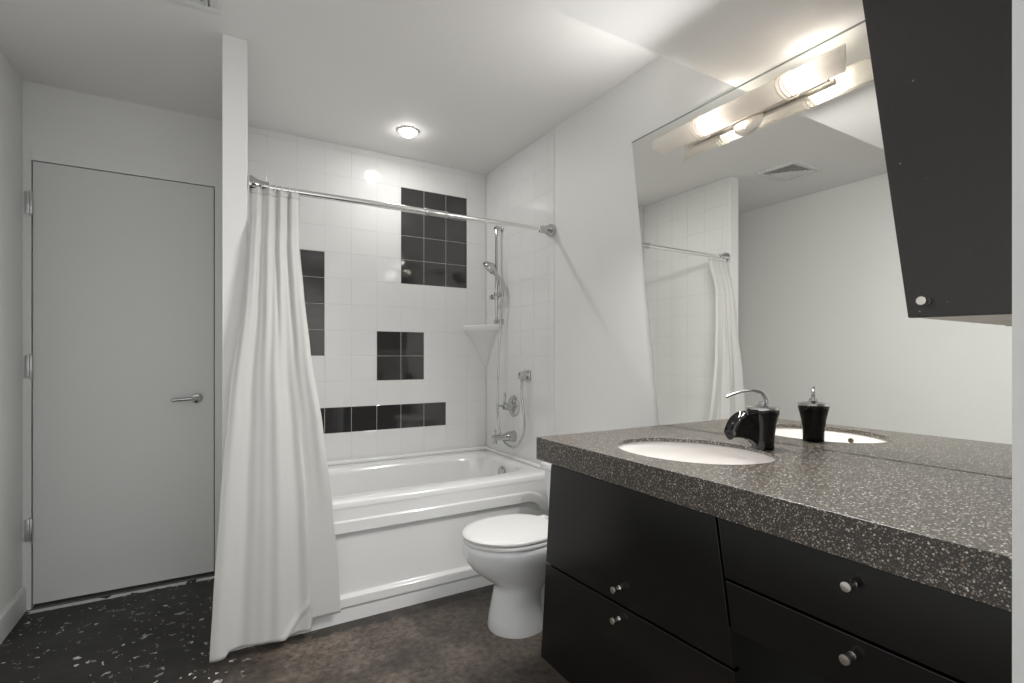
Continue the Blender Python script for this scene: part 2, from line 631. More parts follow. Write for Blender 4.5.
rows = [ring(TX0, TX1, TY0 + 0.010, TY1, 60, TZ - 0.03), ring(TX0, TX1, TY0 + 0.010, TY1, 60, TZ - 0.009),
        ring(TX0 + 0.001, TX1 - 0.001, TY0 + 0.0125, TY1 - 0.002, 60, TZ - 0.003),
        ring(TX0 + 0.006, TX1 - 0.006, TY0 + 0.018, TY1 - 0.008, 60, TZ)]
e = 0.03
rows += [ring(ix0 - e, ix1 + e, iy0 - e, iy1 + e, 5.5, TZ + 0.001), ring(ix0 - 0.012, ix1 + 0.012, iy0 - 0.012, iy1 + 0.012, 5, TZ - 0.003),
         ring(ix0, ix1, iy0, iy1, 4.6, TZ - 0.014), ring(ix0 + 0.02, ix1 - 0.006, iy0 + 0.006, iy1 - 0.006, 4.4, TZ - 0.045),
         ring(ix0 + 0.10, ix1 - 0.025, iy0 + 0.025, iy1 - 0.025, 4.2, TZ - 0.20), ring(ix0 + 0.18, ix1 - 0.05, iy0 + 0.045, iy1 - 0.045, 4, TZ - 0.33),
         ring(ix0 + 0.24, ix1 - 0.10, iy0 + 0.09, iy1 - 0.09, 3.6, TZ - 0.385), ring(ix0 + 0.36, ix1 - 0.2, iy0 + 0.2, iy1 - 0.2, 3, TZ - 0.395)]
vs = quad_grid(bm, rows, 0, True)
bm.faces.new(vs[-1])
# raised ledge against the tiles
box(bm, TX0, TY1 - 0.035, TZ - 0.002, TX1, TY1 + 0.0, TZ + 0.022, bev=0.010, seg=4)
box(bm, TX1 - 0.030, TY0 + 0.10, TZ - 0.002, TX1, TY1, TZ + 0.018, bev=0.009, seg=4)
obj('tub_shell', bm, M_ACRYL, tub, 50)


def smooth(a, b, x):
    t = min(1, max(0, (x - a) / (b - a)))
    return t * t * (3 - 2 * t)


bm = new()
RX0, RX1, RZ0, RZ1, RR = 0.16, 1.500, 0.105, 0.392, 0.085
xs = [TX0 + (TX1 - TX0) * i / 150 for i in range(151)]
zs = []
for a, c, n in ((0.0, 0.05, 4), (0.05, 0.066, 10), (0.066, 0.088, 4), (0.088, 0.13, 16), (0.13, 0.28, 14), (0.28, 0.46, 70), (0.46, TZ - 0.012, 6)):
    zs += [a + (c - a) * i / n for i in range(n)]
zs.append(TZ - 0.010)


def apron(x, z):
    # signed distance to a recess whose upper corners are rounded
    r = RR if z > 0.25 else 0.012
    hx_, hz_ = (RX1 - RX0) / 2 - r, (RZ1 - RZ0) / 2 - r
    qx, qz = abs(x - (RX0 + RX1) / 2) - hx_, abs(z - (RZ0 + RZ1) / 2) - hz_
    d = math.hypot(max(qx, 0), max(qz, 0)) + min(max(qx, qz), 0) - r
    y = TY0 + 0.004
    if z > 0.25:
        y += 0.008 * smooth(0.0500, 0.0535, d)      # face above the ridge sits back
    y += 0.020 * (1 - smooth(-0.004 if z > 0.25 else -0.014, 0.0, d))     # recess
    if z < 0.066:
        y += 0.012 if z > 0.0585 else 0.005
    return y


quad_grid(bm, [[(x, apron(x, z), z) for x in xs] for z in zs])
obj('apron', bm, M_ACRYL, tub)
bm = new()
lathe(bm, (1.492, 2.69, 0.462), (-1, 0, 0.12), [(0, 0.034), (0.006, 0.034), (0.010, 0.030), (0.012, 0.010), (0.012, 0.001)], 28)
obj('overflow_cover', bm, M_CHROME, tub, 40)
bm = new()
lathe(bm, (1.30, 2.69, TZ - 0.397), (0, 0, 1), [(0, 0.033), (0.004, 0.032), (0.005, 0.02), (0.012, 0.018), (0.013, 0.002)], 24)
obj('drain', bm, M_CHROME, tub, 40)

# ------------------------------------------------------------------ shower fittings on the right tiled wall
XT = XR - 0.0026     # face of the tiles
yb_ = 2.875
rail = thing('shower_rail', (XT, yb_, 1.40), 'vertical chrome slide bar with sliding hand shower holder', 'shower rail')
XB = XT - 0.045
bm = new()
cyl(bm, (XB, yb_, 1.385), (XB, yb_, 2.03), 0.0095, 18, 0.002)
obj('rail_tube', bm, M_CHROME, rail, 40)
for z in (2.01, 1.40):
    bm = new()
    cyl(bm, (XB - 0.014, yb_, z), (XT, yb_, z), 0.013, 18, 0.002)
    lathe(bm, (XT - 0.012, yb_, z), (1, 0, 0), [(0, 0.014), (0.004, 0.019), (0.012, 0.020)], 20)
    obj('rail_bracket', bm, M_CHROME, rail, 40)
zsld = 1.565
bm = new()
cyl(bm, (XB, yb_, zsld - 0.022), (XB, yb_, zsld + 0.022), 0.018, 20, 0.003)
cyl(bm, (XB, yb_ - 0.035, zsld), (XB, yb_ + 0.050, zsld), 0.013, 16, 0.003)
lathe(bm, (XB, yb_ + 0.05, zsld), (0, 1, 0), [(0, 0.017), (0.02, 0.017), (0.023, 0.012)], 16)
tube(bm, [(XB, yb_ - 0.02, zsld), (XB - 0.004, yb_ - 0.06, zsld + 0.005), (XB - 0.006, 2.792, zsld + 0.030)], 0.014, 14)
obj('slider', bm, M_CHROME, rail, 40)

hand = thing('hand_shower', (XB - 0.05, yb_ - 0.035, zsld), 'chrome hand shower with looping hose resting in the slide bar holder', 'hand shower')
h0 = Vector((1.548, 2.780, zsld + 0.000))
h1 = Vector((1.535, 2.800, zsld + 0.100))
h2 = Vector((1.505, 2.868, zsld + 0.185))
bm = new()
pts = spline([h0, (h0 + h1) / 2 + Vector((-0.002, 0, 0)), h1, h2], 8)
tube(bm, pts, [0.009 + 0.005 * i / len(pts) for i in range(len(pts))], 14)
obj('handle', bm, M_CHROME, hand, 40)
bm = new()
hd = Vector((-0.55, 0.25, -0.62)).normalized()
lathe(bm, h2 - hd * 0.022, hd, [(-0.006, 0.015), (0.006, 0.034), (0.018, 0.047), (0.034, 0.052), (0.042, 0.050), (0.044, 0.042), (0.0405, 0.040), (0.0405, 0.002)], 30)
obj('spray_head', bm, M_CHROME, hand, 40)
# supply elbow
ye, ze = 2.560, 1.055
elbow = thing('hose_outlet', (XT, ye, ze), 'chrome wall elbow feeding the shower hose', 'shower outlet')
bm = new()
box(bm, XT - 0.014, ye - 0.036, ze - 0.028, XT, ye + 0.036, ze + 0.032, bev=0.006, seg=3)
obj('wall_plate', bm, M_CHROME, elbow, 40)
bm = new()
box(bm, XT - 0.062, ye - 0.021, ze - 0.018, XT - 0.010, ye + 0.021, ze + 0.024, bev=0.006, seg=3)
cyl(bm, (XT - 0.044, ye, ze - 0.030), (XT - 0.044, ye, ze - 0.008), 0.012, 16, 0.002)
obj('elbow', bm, M_CHROME, elbow, 40)
bm = new()
xo = XT - 0.044
hose = spline([(xo, ye, ze - 0.030), (xo, ye, 0.94), (xo + 0.004, ye - 0.020, 0.82), (xo + 0.006, ye - 0.015, 0.72), (xo + 0.004, ye + 0.05, 0.635),
               (xo - 0.004, ye + 0.12, 0.610), (xo - 0.02, ye + 0.195, 0.645), (xo - 0.028, ye + 0.235, 0.74), (xo - 0.028, ye + 0.250, 0.88), (xo - 0.014, ye + 0.262, 1.10),
               (xo - 0.002, ye + 0.264, 1.34), (xo - 0.002, ye + 0.245, 1.46), tuple(h0)], 14)
tube(bm, hose, 0.0068, 10)
obj('hose', bm, M_CHROME, hand)

yv, zv = 2.725, 0.858
valve = thing('shower_valve', (XT, yv, zv), 'round chrome shower valve with lever above the tub spout', 'shower valve')
bm = new()
lathe(bm, (XT, yv, zv), (-1, 0, 0), [(0, 0.068), (0.004, 0.068), (0.010, 0.060), (0.014, 0.035), (0.014, 0.002)], 40)
obj('escutcheon', bm, M_CHROME, valve, 40)
bm = new()
lathe(bm, (XT - 0.013, yv, zv), (-1, 0, 0), [(0, 0.027), (0.03, 0.026), (0.045, 0.022), (0.060, 0.022), (0.064, 0.018), (0.065, 0.003)], 28)
obj('valve_body', bm, M_CHROME, valve, 40)
bm = new()
pts = spline([(XT - 0.062, yv, zv), (XT - 0.070, yv, zv + 0.03), (XT - 0.066, yv - 0.002, zv + 0.065), (XT - 0.072, yv - 0.004, zv + 0.085)], 5)
tube(bm, pts, 0.007, 12)
tube(bm, [(XT - 0.06, yv, zv), (XT - 0.085, yv + 0.004, zv + 0.004), (XT - 0.108, yv + 0.006, zv + 0.006)], 0.0065, 12)
obj('lever', bm, M_CHROME, valve, 40)

spout = thing('tub_spout', (XT, yv, 0.665), 'chrome tub filler spout below the shower valve', 'tub spout')
bm = new()
lathe(bm, (XT, yv, 0.668), (-1, 0, 0), [(0, 0.036), (0.006, 0.035), (0.03, 0.032), (0.055, 0.028), (0.075, 0.020), (0.10, 0.019), (0.150, 0.018), (0.156, 0.012), (0.157, 0.002)], 28)
cyl(bm, (XT - 0.14, yv, 0.630), (XT - 0.14, yv, 0.668), 0.017, 20, 0.002)
obj('spout_body', bm, M_CHROME, spout, 40)
bm = new()
lathe(bm, (XT - 0.135, yv, 0.684), (0, 0, 1), [(0, 0.005), (0.02, 0.005), (0.022, 0.009), (0.032, 0.009), (0.034, 0.004)], 14)
obj('diverter_knob', bm, M_CHROME, spout, 40)

# ceramic corner shelf
shelf = thing('corner_shelf', (XR, YB, 1.35), 'white ceramic corner shelf in the tiled corner', 'shelf')
bm = new()
cxs, cys = XT + 0.001, YB - 0.0095
rows = []
for z, r, n in ((1.385, 0.172, 9), (1.378, 0.180, 9), (1.352, 0.180, 9), (1.345, 0.174, 9), (1.300, 0.120, 9), (1.22, 0.075, 9), (1.14, 0.040, 9), (1.10, 0.006, 9)):
    row = [(cxs, cys, z)]
    for k in range(13):
        a = PI / 2 * k / 12
        q = 1.0 - 0.22 * math.sin(2 * a)
        row.append((cxs - r * math.cos(a) * q, cys - r * math.sin(a) * q, z))
    rows.append(row)
vs = quad_grid(bm, rows, 0, True)
bm.faces.new(vs[0])
bm.faces.new(vs[-1])
obj('shelf_body', bm, M_TILE_W, shelf, 40)

# ------------------------------------------------------------------ curtain rod and curtain
YR, ZR = 2.305, 1.872
rod = thing('curtain_rod', ((PX1 + XR) / 2, YR, ZR), 'straight chrome curtain rod spanning the tub alcove', 'curtain rod')
bm = new()
cyl(bm, (PX1 + 0.014, YR, ZR - 0.001), (0.905, YR, ZR), 0.0135, 20)
obj('rod_tube', bm, M_ROD, rod, 40)
bm = new()
cyl(bm, (0.89, YR, ZR), (XR - 0.02, YR, ZR + 0.004), 0.0105, 20)
obj('inner_tube', bm, M_ROD, rod, 40)
bm = new()
cyl(bm, (0.855, YR, ZR), (0.965, YR, ZR), 0.0155, 20, 0.002)
cyl(bm, (0.850, YR, ZR), (0.864, YR, ZR), 0.0175, 20, 0.003)
cyl(bm, (0.955, YR, ZR), (0.970, YR, ZR), 0.0165, 20, 0.003)
obj('lock_collar', bm, M_STEEL, rod, 40)
for x, s in ((XR - 0.008, -1), (PX1 + 0.008, 1)):
    bm = new()
    lathe(bm, (x, YR, ZR + 0.002), (s, 0, 0), [(0, 0.036), (0.010, 0.036), (0.030, 0.024), (0.050, 0.020), (0.072, 0.0195), (0.074, 0.014)], 24)
    obj('end_flange', bm, M_CHROME, rod, 40)

curtain = thing('shower_curtain', (0.2, 2.24, 0), 'long white cloth shower curtain gathered at the left end of the rod', 'curtain')


def interp(tab, x):
    if x <= tab[0][0]:
        return tab[0][1]
    for (a, p), (c, q) in zip(tab, tab[1:]):
        if x <= c:
            t = (x - a) / (c - a)
            t = t * t * (3 - 2 * t) * 0.35 + t * 0.65
            return p + (q - p) * t
    return tab[-1][1]


XLT = [(0.03, -0.038), (0.24, -0.027), (0.62, -0.003), (1.0, 0.026), (1.39, 0.071), (1.55, 0.083), (1.65, 0.090), (1.75, 0.0965), (1.90, 0.100)]
XRT = [(0.06, 0.448), (0.29, 0.435), (0.56, 0.410), (0.86, 0.370), (1.18, 0.322), (1.45, 0.297), (1.63, 0.283), (1.85, 0.290)]
YT = [(0.0, 2.205), (0.3, 2.207), (0.7, 2.213), (1.1, 2.220), (1.40, 2.229), (1.60, 2.240), (1.70, 2.256), (1.80, 2.283), (1.90, 2.297)]


def curt(s, t):
    """s across, t = 0 at the rod, 1 at the hem"""
    hem = 0.018 + 0.045 * smooth(0.735, 0.765, s) + 0.016 * smooth(0.10, 0.13, s) * (1 - smooth(0.735, 0.765, s))
    z = 1.862 + (hem - 1.862) * t
    zq = z
    xl, xr = interp(XLT, zq), interp(XRT, zq)
    y0 = interp(YT, zq)
    top = 1 - smooth(0.02, 0.55, t)
    sw = s + 0.02 * math.sin(5 * s + 1.0)
    f_top = math.sin(2 * PI * 4.3 * sw + 0.6) + 0.3 * math.sin(2 * PI * 9.2 * s + 1.1)
    f_bot = 0.85 * math.sin(2 * PI * 2.3 * s + 3.7 + 0.8 * t) + 0.28 * math.sin(2 * PI * 4.7 * s + 0.9 + 1.2 * t) + 0.08 * math.sin(2 * PI * 9.1 * s + 2.2 * t)
    amp = 0.0085 * top + 0.014 * (1 - top)
    y = y0 + amp * (f_top * top + f_bot * (1 - top))
    back = smooth(0.735, 0.765, s) * smooth(0.5, 0.8, t)
    y = y * (1 - back) + (2.240 + 0.006 * math.sin(9 * s)) * back
    lim = 2.256 + 0.07 * smooth(1.66, 1.80, z)
    y = lim - 0.004 * math.log1p(math.exp((lim - y) / 0.004)) if abs(lim - y) < 0.1 else min(y, lim)
    x = xl + (xr - xl) * (s + 0.012 * math.cos(2 * PI * 4.3 * sw) * top)
    # creases near the hem
    if t > 0.9 and s < 0.74:
        y -= 0.012 * math.exp(-((s - 0.62 + (t - 0.97) * 3.0) / 0.03) ** 2) * smooth(0.9, 0.96, t)
    return (x, y, z)


bm = new()
NS, NV = 220, 150
quad_grid(bm, [[curt(i / NS, j / NV) for i in range(NS + 1)] for j in range(NV + 1)])
bmesh.ops.recalc_face_normals(bm, faces=bm.faces[:])
co = obj('cloth', bm, M_CURT, curtain)
sm = co.modifiers.new('thickness', 'SOLIDIFY')
sm.thickness = 0.0012
bm = new()
quad_grid(bm, [[(lambda q: (q[0], q[1] - 0.0022 , q[2]))(curt(i / 120, t)) for i in range(121)] for t in (0.0, 0.008, 0.016)])
o = obj('top_hem', bm, M_CURT, curtain)
o.modifiers.new('thickness', 'SOLIDIFY').thickness = 0.001
for k in range(7):
    x = 0.118 + k * 0.0255
    bm = new()
    tube(bm, [(x + 0.003 * math.sin(a), YR + 0.021 * math.cos(a), ZR - 0.006 + 0.023 * math.sin(a)) for a in [2 * PI * i / 20 for i in range(21)]], 0.0016, 6, cap=False)
    obj('curtain_ring', bm, M_PLAST, curtain)

# ------------------------------------------------------------------ toilet
TYC = 1.885
toilet = thing('toilet', (1.25, TYC, 0), 'white porcelain toilet with closed lid between the tub and the vanity', 'toilet')


def egg(x0, x1, hw, z, n=72, dy=0.0):
    """rounded front at x0, squarer back at x1"""
    xc = x0 + (x1 - x0) * 0.52
    out = []
    for k in range(n):
        a = 2 * PI * k / n
        c, s = math.cos(a), math.sin(a)
        if c < 0:
            out.append((xc + (xc - x0) * c, TYC + dy + hw * s, z))
        else:
            out.append((xc + (x1 - xc) * c ** 0.75, TYC + dy + hw * math.copysign(abs(s) ** 0.85, s), z))
    return out


bm = new()
rows = [egg(*r) for r in ((0.992, 1.23, 0.118, 0.0), (0.989, 1.23, 0.119, 0.012), (0.997, 1.225, 0.114, 0.06), (1.010, 1.215, 0.106, 0.12), (1.019, 1.22, 0.102, 0.165),
                          (1.019, 1.24, 0.102, 0.186), (1.004, 1.27, 0.108, 0.203), (0.962, 1.31, 0.128, 0.235), (0.919, 1.34, 0.150, 0.270), (0.890, 1.355, 0.168, 0.305),
                          (0.877, 1.36, 0.178, 0.335), (0.873, 1.36, 0.181, 0.360), (0.873, 1.36, 0.181, 0.380), (0.881, 1.355, 0.174, 0.388))]
vs = quad_grid(bm, rows, 0, True)
bm.faces.new(vs[0])
bm.faces.new(vs[-1])
obj('bowl', bm, M_PORC, toilet, 60)
bm = new()
rows = [[(x, TYC + s * (0.085 + 0.01 * math.sin((x - 1.2) * 9)), z) for z in (0.0, 0.05, 0.12, 0.18, 0.23)] for s in (1,) for x in (1.30, 1.36, 1.42, 1.48, 1.53)]
box(bm, 1.16, TYC - 0.078, 0.0, 1.54, TYC + 0.078, 0.34, bev=0.03, seg=4)
obj('trapway', bm, M_PORC, toilet, 50)
bm = new()
rows = [egg(*r) for r in ((0.884, 1.300, 0.175, 0.3895), (0.878, 1.305, 0.181, 0.392), (0.877, 1.305, 0.182, 0.402), (0.882, 1.300, 0.177, 0.406))]
vs = quad_grid(bm, rows, 0, True)
bm.faces.new(vs[0])
bm.faces.new(vs[-1])
obj('seat', bm, M_PLAST, toilet, 60)
bm = new()
rows = [egg(*r) for r in ((0.881, 1.290, 0.176, 0.409), (0.874, 1.295, 0.181, 0.412), (0.873, 1.295, 0.182, 0.419), (0.878, 1.292, 0.178, 0.424), (0.90, 1.27, 0.150, 0.4265), (1.0, 1.20, 0.06, 0.4275))]
vs = quad_grid(bm, rows, 0, True)
bm.faces.new(vs[0])
bm.faces.new(vs[-1])
obj('lid', bm, M_PLAST, toilet, 50)
for s in (-1, 1):
    bm = new()
    box(bm, 1.285, TYC + s * 0.075 - 0.018, 0.389, 1.330, TYC + s * 0.075 + 0.018, 0.421, bev=0.006)
    obj('seat_hinge', bm, M_PLAST, toilet, 50)
bm = new()
rows = []
for z, x0, hw in ((0.345, 1.43, 0.170), (0.36, 1.415, 0.185), (0.42, 1.408, 0.197), (0.55, 1.400, 0.212), (0.606, 1.398, 0.216)):
    x1 = XR - 0.012
    r = 0.03
    row = []
    for (xx, yy, a0) in ((x0 + r, -hw + r, PI), (x1 - r, -hw + r, 1.5 * PI), (x1 - r, hw - r, 0), (x0 + r, hw - r, 0.5 * PI)):
        for k in range(7):
            a = a0 + PI / 2 * k / 6
            row.append((xx + r * math.cos(a), TYC + yy + r * math.sin(a), z))
    rows.append(row)
vs = quad_grid(bm, rows, 0, True)
bm.faces.new(vs[0])
bm.faces.new(vs[-1])
obj('tank', bm, M_PORC, toilet, 40)
bm = new()
box(bm, 1.386, TYC - 0.224, 0.606, XR - 0.008, TYC + 0.224, 0.640, bev=0.010, seg=4)
obj('tank_lid', bm, M_PORC, toilet, 40)

# ------------------------------------------------------------------ vanity
FX = 0.985       # plane of the fronts


def knob(x, y, z, parent):
    bm = new()
    lathe(bm, (x, y, z), (-1, 0, 0), [(0, 0.0075), (0.002, 0.006), (0.012, 0.005), (0.015, 0.0075), (0.018, 0.0095), (0.023, 0.0100), (0.0255, 0.0088), (0.026, 0.002)], 22)
    return obj('knob', bm, M_KNOB, parent, 40)


def front(name, yz, parent, mat_=None, x=FX, th=0.018):
    bm = new()
    prism(bm, [(x, y, z) for y, z in yz], (th, 0, 0), bev=0.002)
    return obj(name, bm, mat_ or M_CAB, parent)


cab = thing('vanity_cabinet', (1.29, 1.1, 0), 'black sink cabinet with slanted sides and two knobbed panels', 'cabinet')


def div(z):      # slanting joint between the two units
    return 0.759 + (z - 0.797) * 0.154


def lft(z):      # slanting outer side
    return 1.426 + (0.797 - z) * 0.092


bm = new()
DX = XR - 0.001 - FX - 0.019
tk = 0.016


def slant(y0, y1, z0, z1, x0=FX + 0.019, dx=DX):      # a board between two slanting lines of the front elevation
    prism(bm, [(x0, y0(z0), z0), (x0, y0(z1), z1), (x0, y1(z1), z1), (x0, y1(z0), z0)], (dx, 0, 0))


slant(lambda z: lft(z) - 0.004, lambda z: lft(z) - 0.004 - tk, 0.10, 0.805)
slant(lambda z: div(z) + 0.006 + tk, lambda z: div(z) + 0.006, 0.10, 0.805)
slant(lambda z: lft(z) - 0.004 - tk, lambda z: div(z) + 0.006 + tk, 0.10, 0.116)
slant(lambda z: lft(z) - 0.004 - tk, lambda z: div(z) + 0.006 + tk, 0.116, 0.805, XR - 0.012, 0.010)
obj('carcass', bm, M_CAB, cab)
bm = new()
box(bm, FX + 0.065, 0.70, 0.0, XR - 0.014, 1.40, 0.10)
obj('toe_kick', bm, M_DARK, cab)
gp = 0.003
up = front('upper_door', [(lft(0.797), 0.797), (div(0.797) + gp, 0.800), (div(0.474) + gp, 0.474), (lft(0.448), 0.448)], cab)
knob(FX, 1.084, 0.505, up)
lo = front('lower_door', [(lft(0.443), 0.442), (div(0.468) + gp, 0.468), (div(0.10) + gp, 0.10), (lft(0.10), 0.10)], cab)
knob(FX, 1.086, 0.416, lo)

drw = thing('drawer_unit', (1.29, 0.45, 0.55), 'black two-drawer unit under the worktop, right of the sink cabinet', 'drawer unit')
bm = new()
prism(bm, [(FX + 0.019, div(0.555) - 0.006, 0.555), (FX + 0.019, div(0.805) - 0.006, 0.805), (FX + 0.019, YF1 + 0.001, 0.805), (FX + 0.019, YF1 + 0.001, 0.555)], (XR - 0.001 - FX - 0.019, 0, 0))
obj('carcass', bm, M_CAB, drw)
d1 = front('drawer', [(div(0.797) - gp, 0.800), (YF1 + 0.003, 0.800), (YF1 + 0.003, 0.668), (div(0.668) - gp, 0.668)], drw)
knob(FX, 0.471, 0.758, d1)
d2 = front('drawer', [(div(0.663) - gp, 0.663), (YF1 + 0.003, 0.663), (YF1 + 0.003, 0.558), (div(0.558) - gp, 0.558)], drw)
knob(FX, 0.473, 0.627, d2)

# worktop with a hole for the sink
SXC, SYC, SA, SB, STH = 1.252, 1.055, 0.196, 0.238, 0.22
WX0, WX1, WY0, WY1, WZ0 = 0.968, XR - 0.001, YF1 + 0.001, 1.4917, 0.8057
bm = new()
NE = 96


def rect_pt(a):
    c, s = math.cos(a), math.sin(a)
    t = min(((WX1 - SXC) if c > 0 else (SXC - WX0)) / max(abs(c), 1e-9), ((WY1 - SYC) if s > 0 else (SYC - WY0)) / max(abs(s), 1e-9))
    return SXC + c * t, SYC + s * t


angs = sorted([2 * PI * k / NE for k in range(NE)] + [math.atan2(y - SYC, x - SXC) % (2 * PI) for x in (WX0, WX1) for y in (WY0, WY1)])


def rim(sc, z):
    out = []
    for a in angs:
        # point of the turned ellipse lying in direction a
        q = math.atan2(SA * math.sin(a - STH), SB * math.cos(a - STH))
        dx, dy = SA * sc * math.cos(q), SB * sc * math.sin(q)
        out.append((SXC + dx * math.cos(STH) - dy * math.sin(STH), SYC + dx * math.sin(STH) + dy * math.cos(STH), z))
    return out


bv = 0.0005


def outer(z, ins=0.0):
    out = []
    for a in angs:
        x, y = rect_pt(a)
        out.append((min(max(x, WX0 + ins), WX1 - ins), min(max(y, WY0 + ins), WY1 - ins), z))
    return out


rows = [rim(1.0, ZT - 0.012), rim(0.995, ZT - 0.004), rim(1.0, ZT - 0.001), rim(1.008, ZT), outer(ZT, bv), outer(ZT - bv * 0.3, bv * 0.3), outer(ZT - bv), outer(WZ0), rim(1.25, WZ0), rim(1.25, ZT - 0.012), rim(1.0, ZT - 0.012)]
quad_grid(bm, rows, 0, True, False)
bmesh.ops.remove_doubles(bm, verts=bm.verts[:], dist=1e-5)
tag(obj('countertop', bm, M_TOP), 'thick dark speckled worktop running along the mirror above the black cabinets', 'worktop')

sink = thing('sink', (SXC, SYC, 0.70), 'oval white basin set beneath the speckled worktop', 'sink')
bm = new()
zt = ZT - 0.012
rows = [rim(1.20, zt), rim(1.03, zt)]
for d, sc in ((0.004, 1.015), (0.03, 1.0), (0.06, 0.95), (0.09, 0.85), (0.11, 0.70), (0.122, 0.5), (0.127, 0.28), (0.129, 0.12)):
    rows.append(rim(sc, zt - d))
for d, sc in ((0.135, 0.12), (0.137, 0.5), (0.12, 0.80), (0.09, 0.95), (0.05, 1.08), (0.006, 1.20)):
    rows.append(rim(sc, zt - d))
vs = quad_grid(bm, rows, 0, True)
obj('basin', bm, M_SINK, sink, 60)
bm = new()
lathe(bm, (SXC, SYC, zt - 0.1315), (0, 0, 1), [(0, 0.024), (0.004, 0.024), (0.006, 0.020), (0.006, 0.016), (0.010, 0.014), (0.011, 0.002)], 24)
obj('drain', bm, M_CHROME, sink, 40)
bm = new()
hv = Vector((SXC - SA * 0.965, SYC - 0.030, zt - 0.030))
lathe(bm, hv, (1, 0, 0.35), [(-0.004, 0.009), (0.003, 0.009), (0.0035, 0.006), (0.001, 0.0055), (0.001, 0.001)], 18)
obj('overflow_hole', bm, mat('dark_bronze_ring', (0.12, 0.10, 0.08), 0.35, 0.8), sink, 40)

# ------------------------------------------------------------------ faucet
FAX, FAY = 1.456, 0.952
fau = thing('faucet', (FAX, FAY, ZT), 'black ceramic waterfall faucet with curved chrome lever behind the basin', 'faucet')
bm = new()
prof = [(0.0, 0.0305), (0.003, 0.0322), (0.03, 0.0325), (0.05, 0.0340), (0.075, 0.0375), (0.095, 0.0422), (0.112, 0.0462), (0.118, 0.0468), (0.121, 0.0450)]
NF = 40
lathe(bm, (FAX, FAY, ZT), (0, 0, 1), prof, NF)
obj('body', bm, M_BLACKCER, fau, 40)
# scooped spout: a trough that leaves the top of the body towards the basin
bm = new()
path = [(0.012, 0.110, 0.030), (0.038, 0.114, 0.034), (0.062, 0.110, 0.037), (0.083, 0.095, 0.038), (0.098, 0.072, 0.038), (0.106, 0.046, 0.037)]
under = [(0.012, 0.003, 0.022), (0.030, 0.016, 0.024), (0.044, 0.029, 0.027), (0.062, 0.037, 0.030), (0.084, 0.041, 0.033), (0.105, 0.041, 0.036)]
P = spline([Vector(p) for p in path], 5)
Q = spline([Vector(p) for p in under], 5)
rows = []
for a, c in zip(P, Q):
    row = []
    # top trough left edge -> dip -> right edge -> side -> bottom -> side
    hw, hb = a.z, c.z
    for k in range(11):
        q = -1 + 2 * k / 10
        row.append((FAX - a.x, FAY + hw * q, ZT + a.y - 0.018 * (1 - q * q) * min(1, (a.x - 0.012) / 0.02)))
    for k in range(1, 12):
        q = 1 - 2 * k / 12
        row.append((FAX - c.x, FAY + hb * q, ZT + c.y - 0.006 * (1 - q * q)))
    rows.append(row)
vs = quad_grid(bm, rows, 0, True)
bm.faces.new(vs[0])
bm.faces.new(vs[-1])
obj('spout', bm, M_BLACKCER, fau, 40)
bm = new()
lathe(bm, (FAX, FAY, ZT + 0.1205), (0, 0, 1), [(0, 0.0455), (0.003, 0.0478), (0.008, 0.0468), (0.0110, 0.034), (0.013, 0.016), (0.018, 0.013), (0.024, 0.012), (0.026, 0.009), (0.0265, 0.001)], 36)
obj('cap', bm, M_CHROME, fau, 40)
bm = new()
pts = spline([(FAX + 0.012, FAY, ZT + 0.136), (FAX + 0.009, FAY, ZT + 0.155), (FAX - 0.008, FAY, ZT + 0.174), (FAX - 0.040, FAY, ZT + 0.180), (FAX - 0.085, FAY, ZT + 0.172), (FAX - 0.116, FAY, ZT + 0.160)], 7)
n = len(pts)
tube(bm, pts, [0.0075 - 0.0035 * min(1, i / n * 1.6) for i in range(n)], 12, flat=1.0)
obj('lever', bm, M_CHROME, fau, 40)

fau.rotation_euler.z = math.radians(-28)

# ------------------------------------------------------------------ mirror
bm = new()
fr = [(XR - 0.006, y, z) for y, z in ((1.511, ZT + 0.001), (1.671, ZS - 0.007), (YF1 + 0.002, ZS - 0.007), (YF1 + 0.002, ZT + 0.001))]
fs = prism(bm, fr, (0.0055, 0, 0), mi=1)
fs[0].material_index = 0
mir = tag(obj('mirror', bm, [M_MIRROR, M_MEDGE]), 'large frameless wall mirror with slanted left edge above the worktop', 'mirror')
bm = new()
box(bm, XR - 0.0062, YF1 + 0.002, ZS - 0.0069, XR - 0.0005, 1.673, ZS - 0.0005)
obj('top_channel', bm, M_MEDGE, mir)

# ------------------------------------------------------------------ vanity light
VY, VZ = 1.095, 2.018
lamp = thing('vanity_light', (XR - 0.006, VY, VZ - 0.02), 'long frosted glass vanity light with nickel wire loops on the mirror', 'wall lamp')
XM = XR - 0.006
SXA, SR = 1.546, 0.044
bm = new()
for rr, ins in ((SR, 0), (SR - 0.004, 0.0)):
    pass
rowsO, rowsI = [], []
for i in range(41):
    u = -1 + 2 * i / 40
    ro, ri = [], []
    for k in range(25):
        a = math.radians(-80 + 160 * k / 24)
        half = 0.338 + 0.022 * math.cos(a)          # the middle of each end reaches further
        y = VY + u * half
        ro.append((SXA - SR * math.cos(a) * 1.12, y, VZ + SR * math.sin(a) * 0.86))
        ri.append((SXA - (SR - 0.004) * math.cos(a) * 1.12, y, VZ + (SR - 0.004) * math.sin(a) * 0.86))
    rowsO.append(ro)
    rowsI.append(ri)
rows = [o_ + i_[::-1] for o_, i_ in zip(rowsO, rowsI)]
vs = quad_grid(bm, rows, 0, True)
n = 25
for e_ in (vs[0], vs[-1]):
    for k in range(n - 1):
        bm.faces.new((e_[k], e_[k + 1], e_[2 * n - 2 - k], e_[2 * n - 1 - k]))
obj('glass_shade', bm, M_SHADE, lamp, 50)
bm = new()
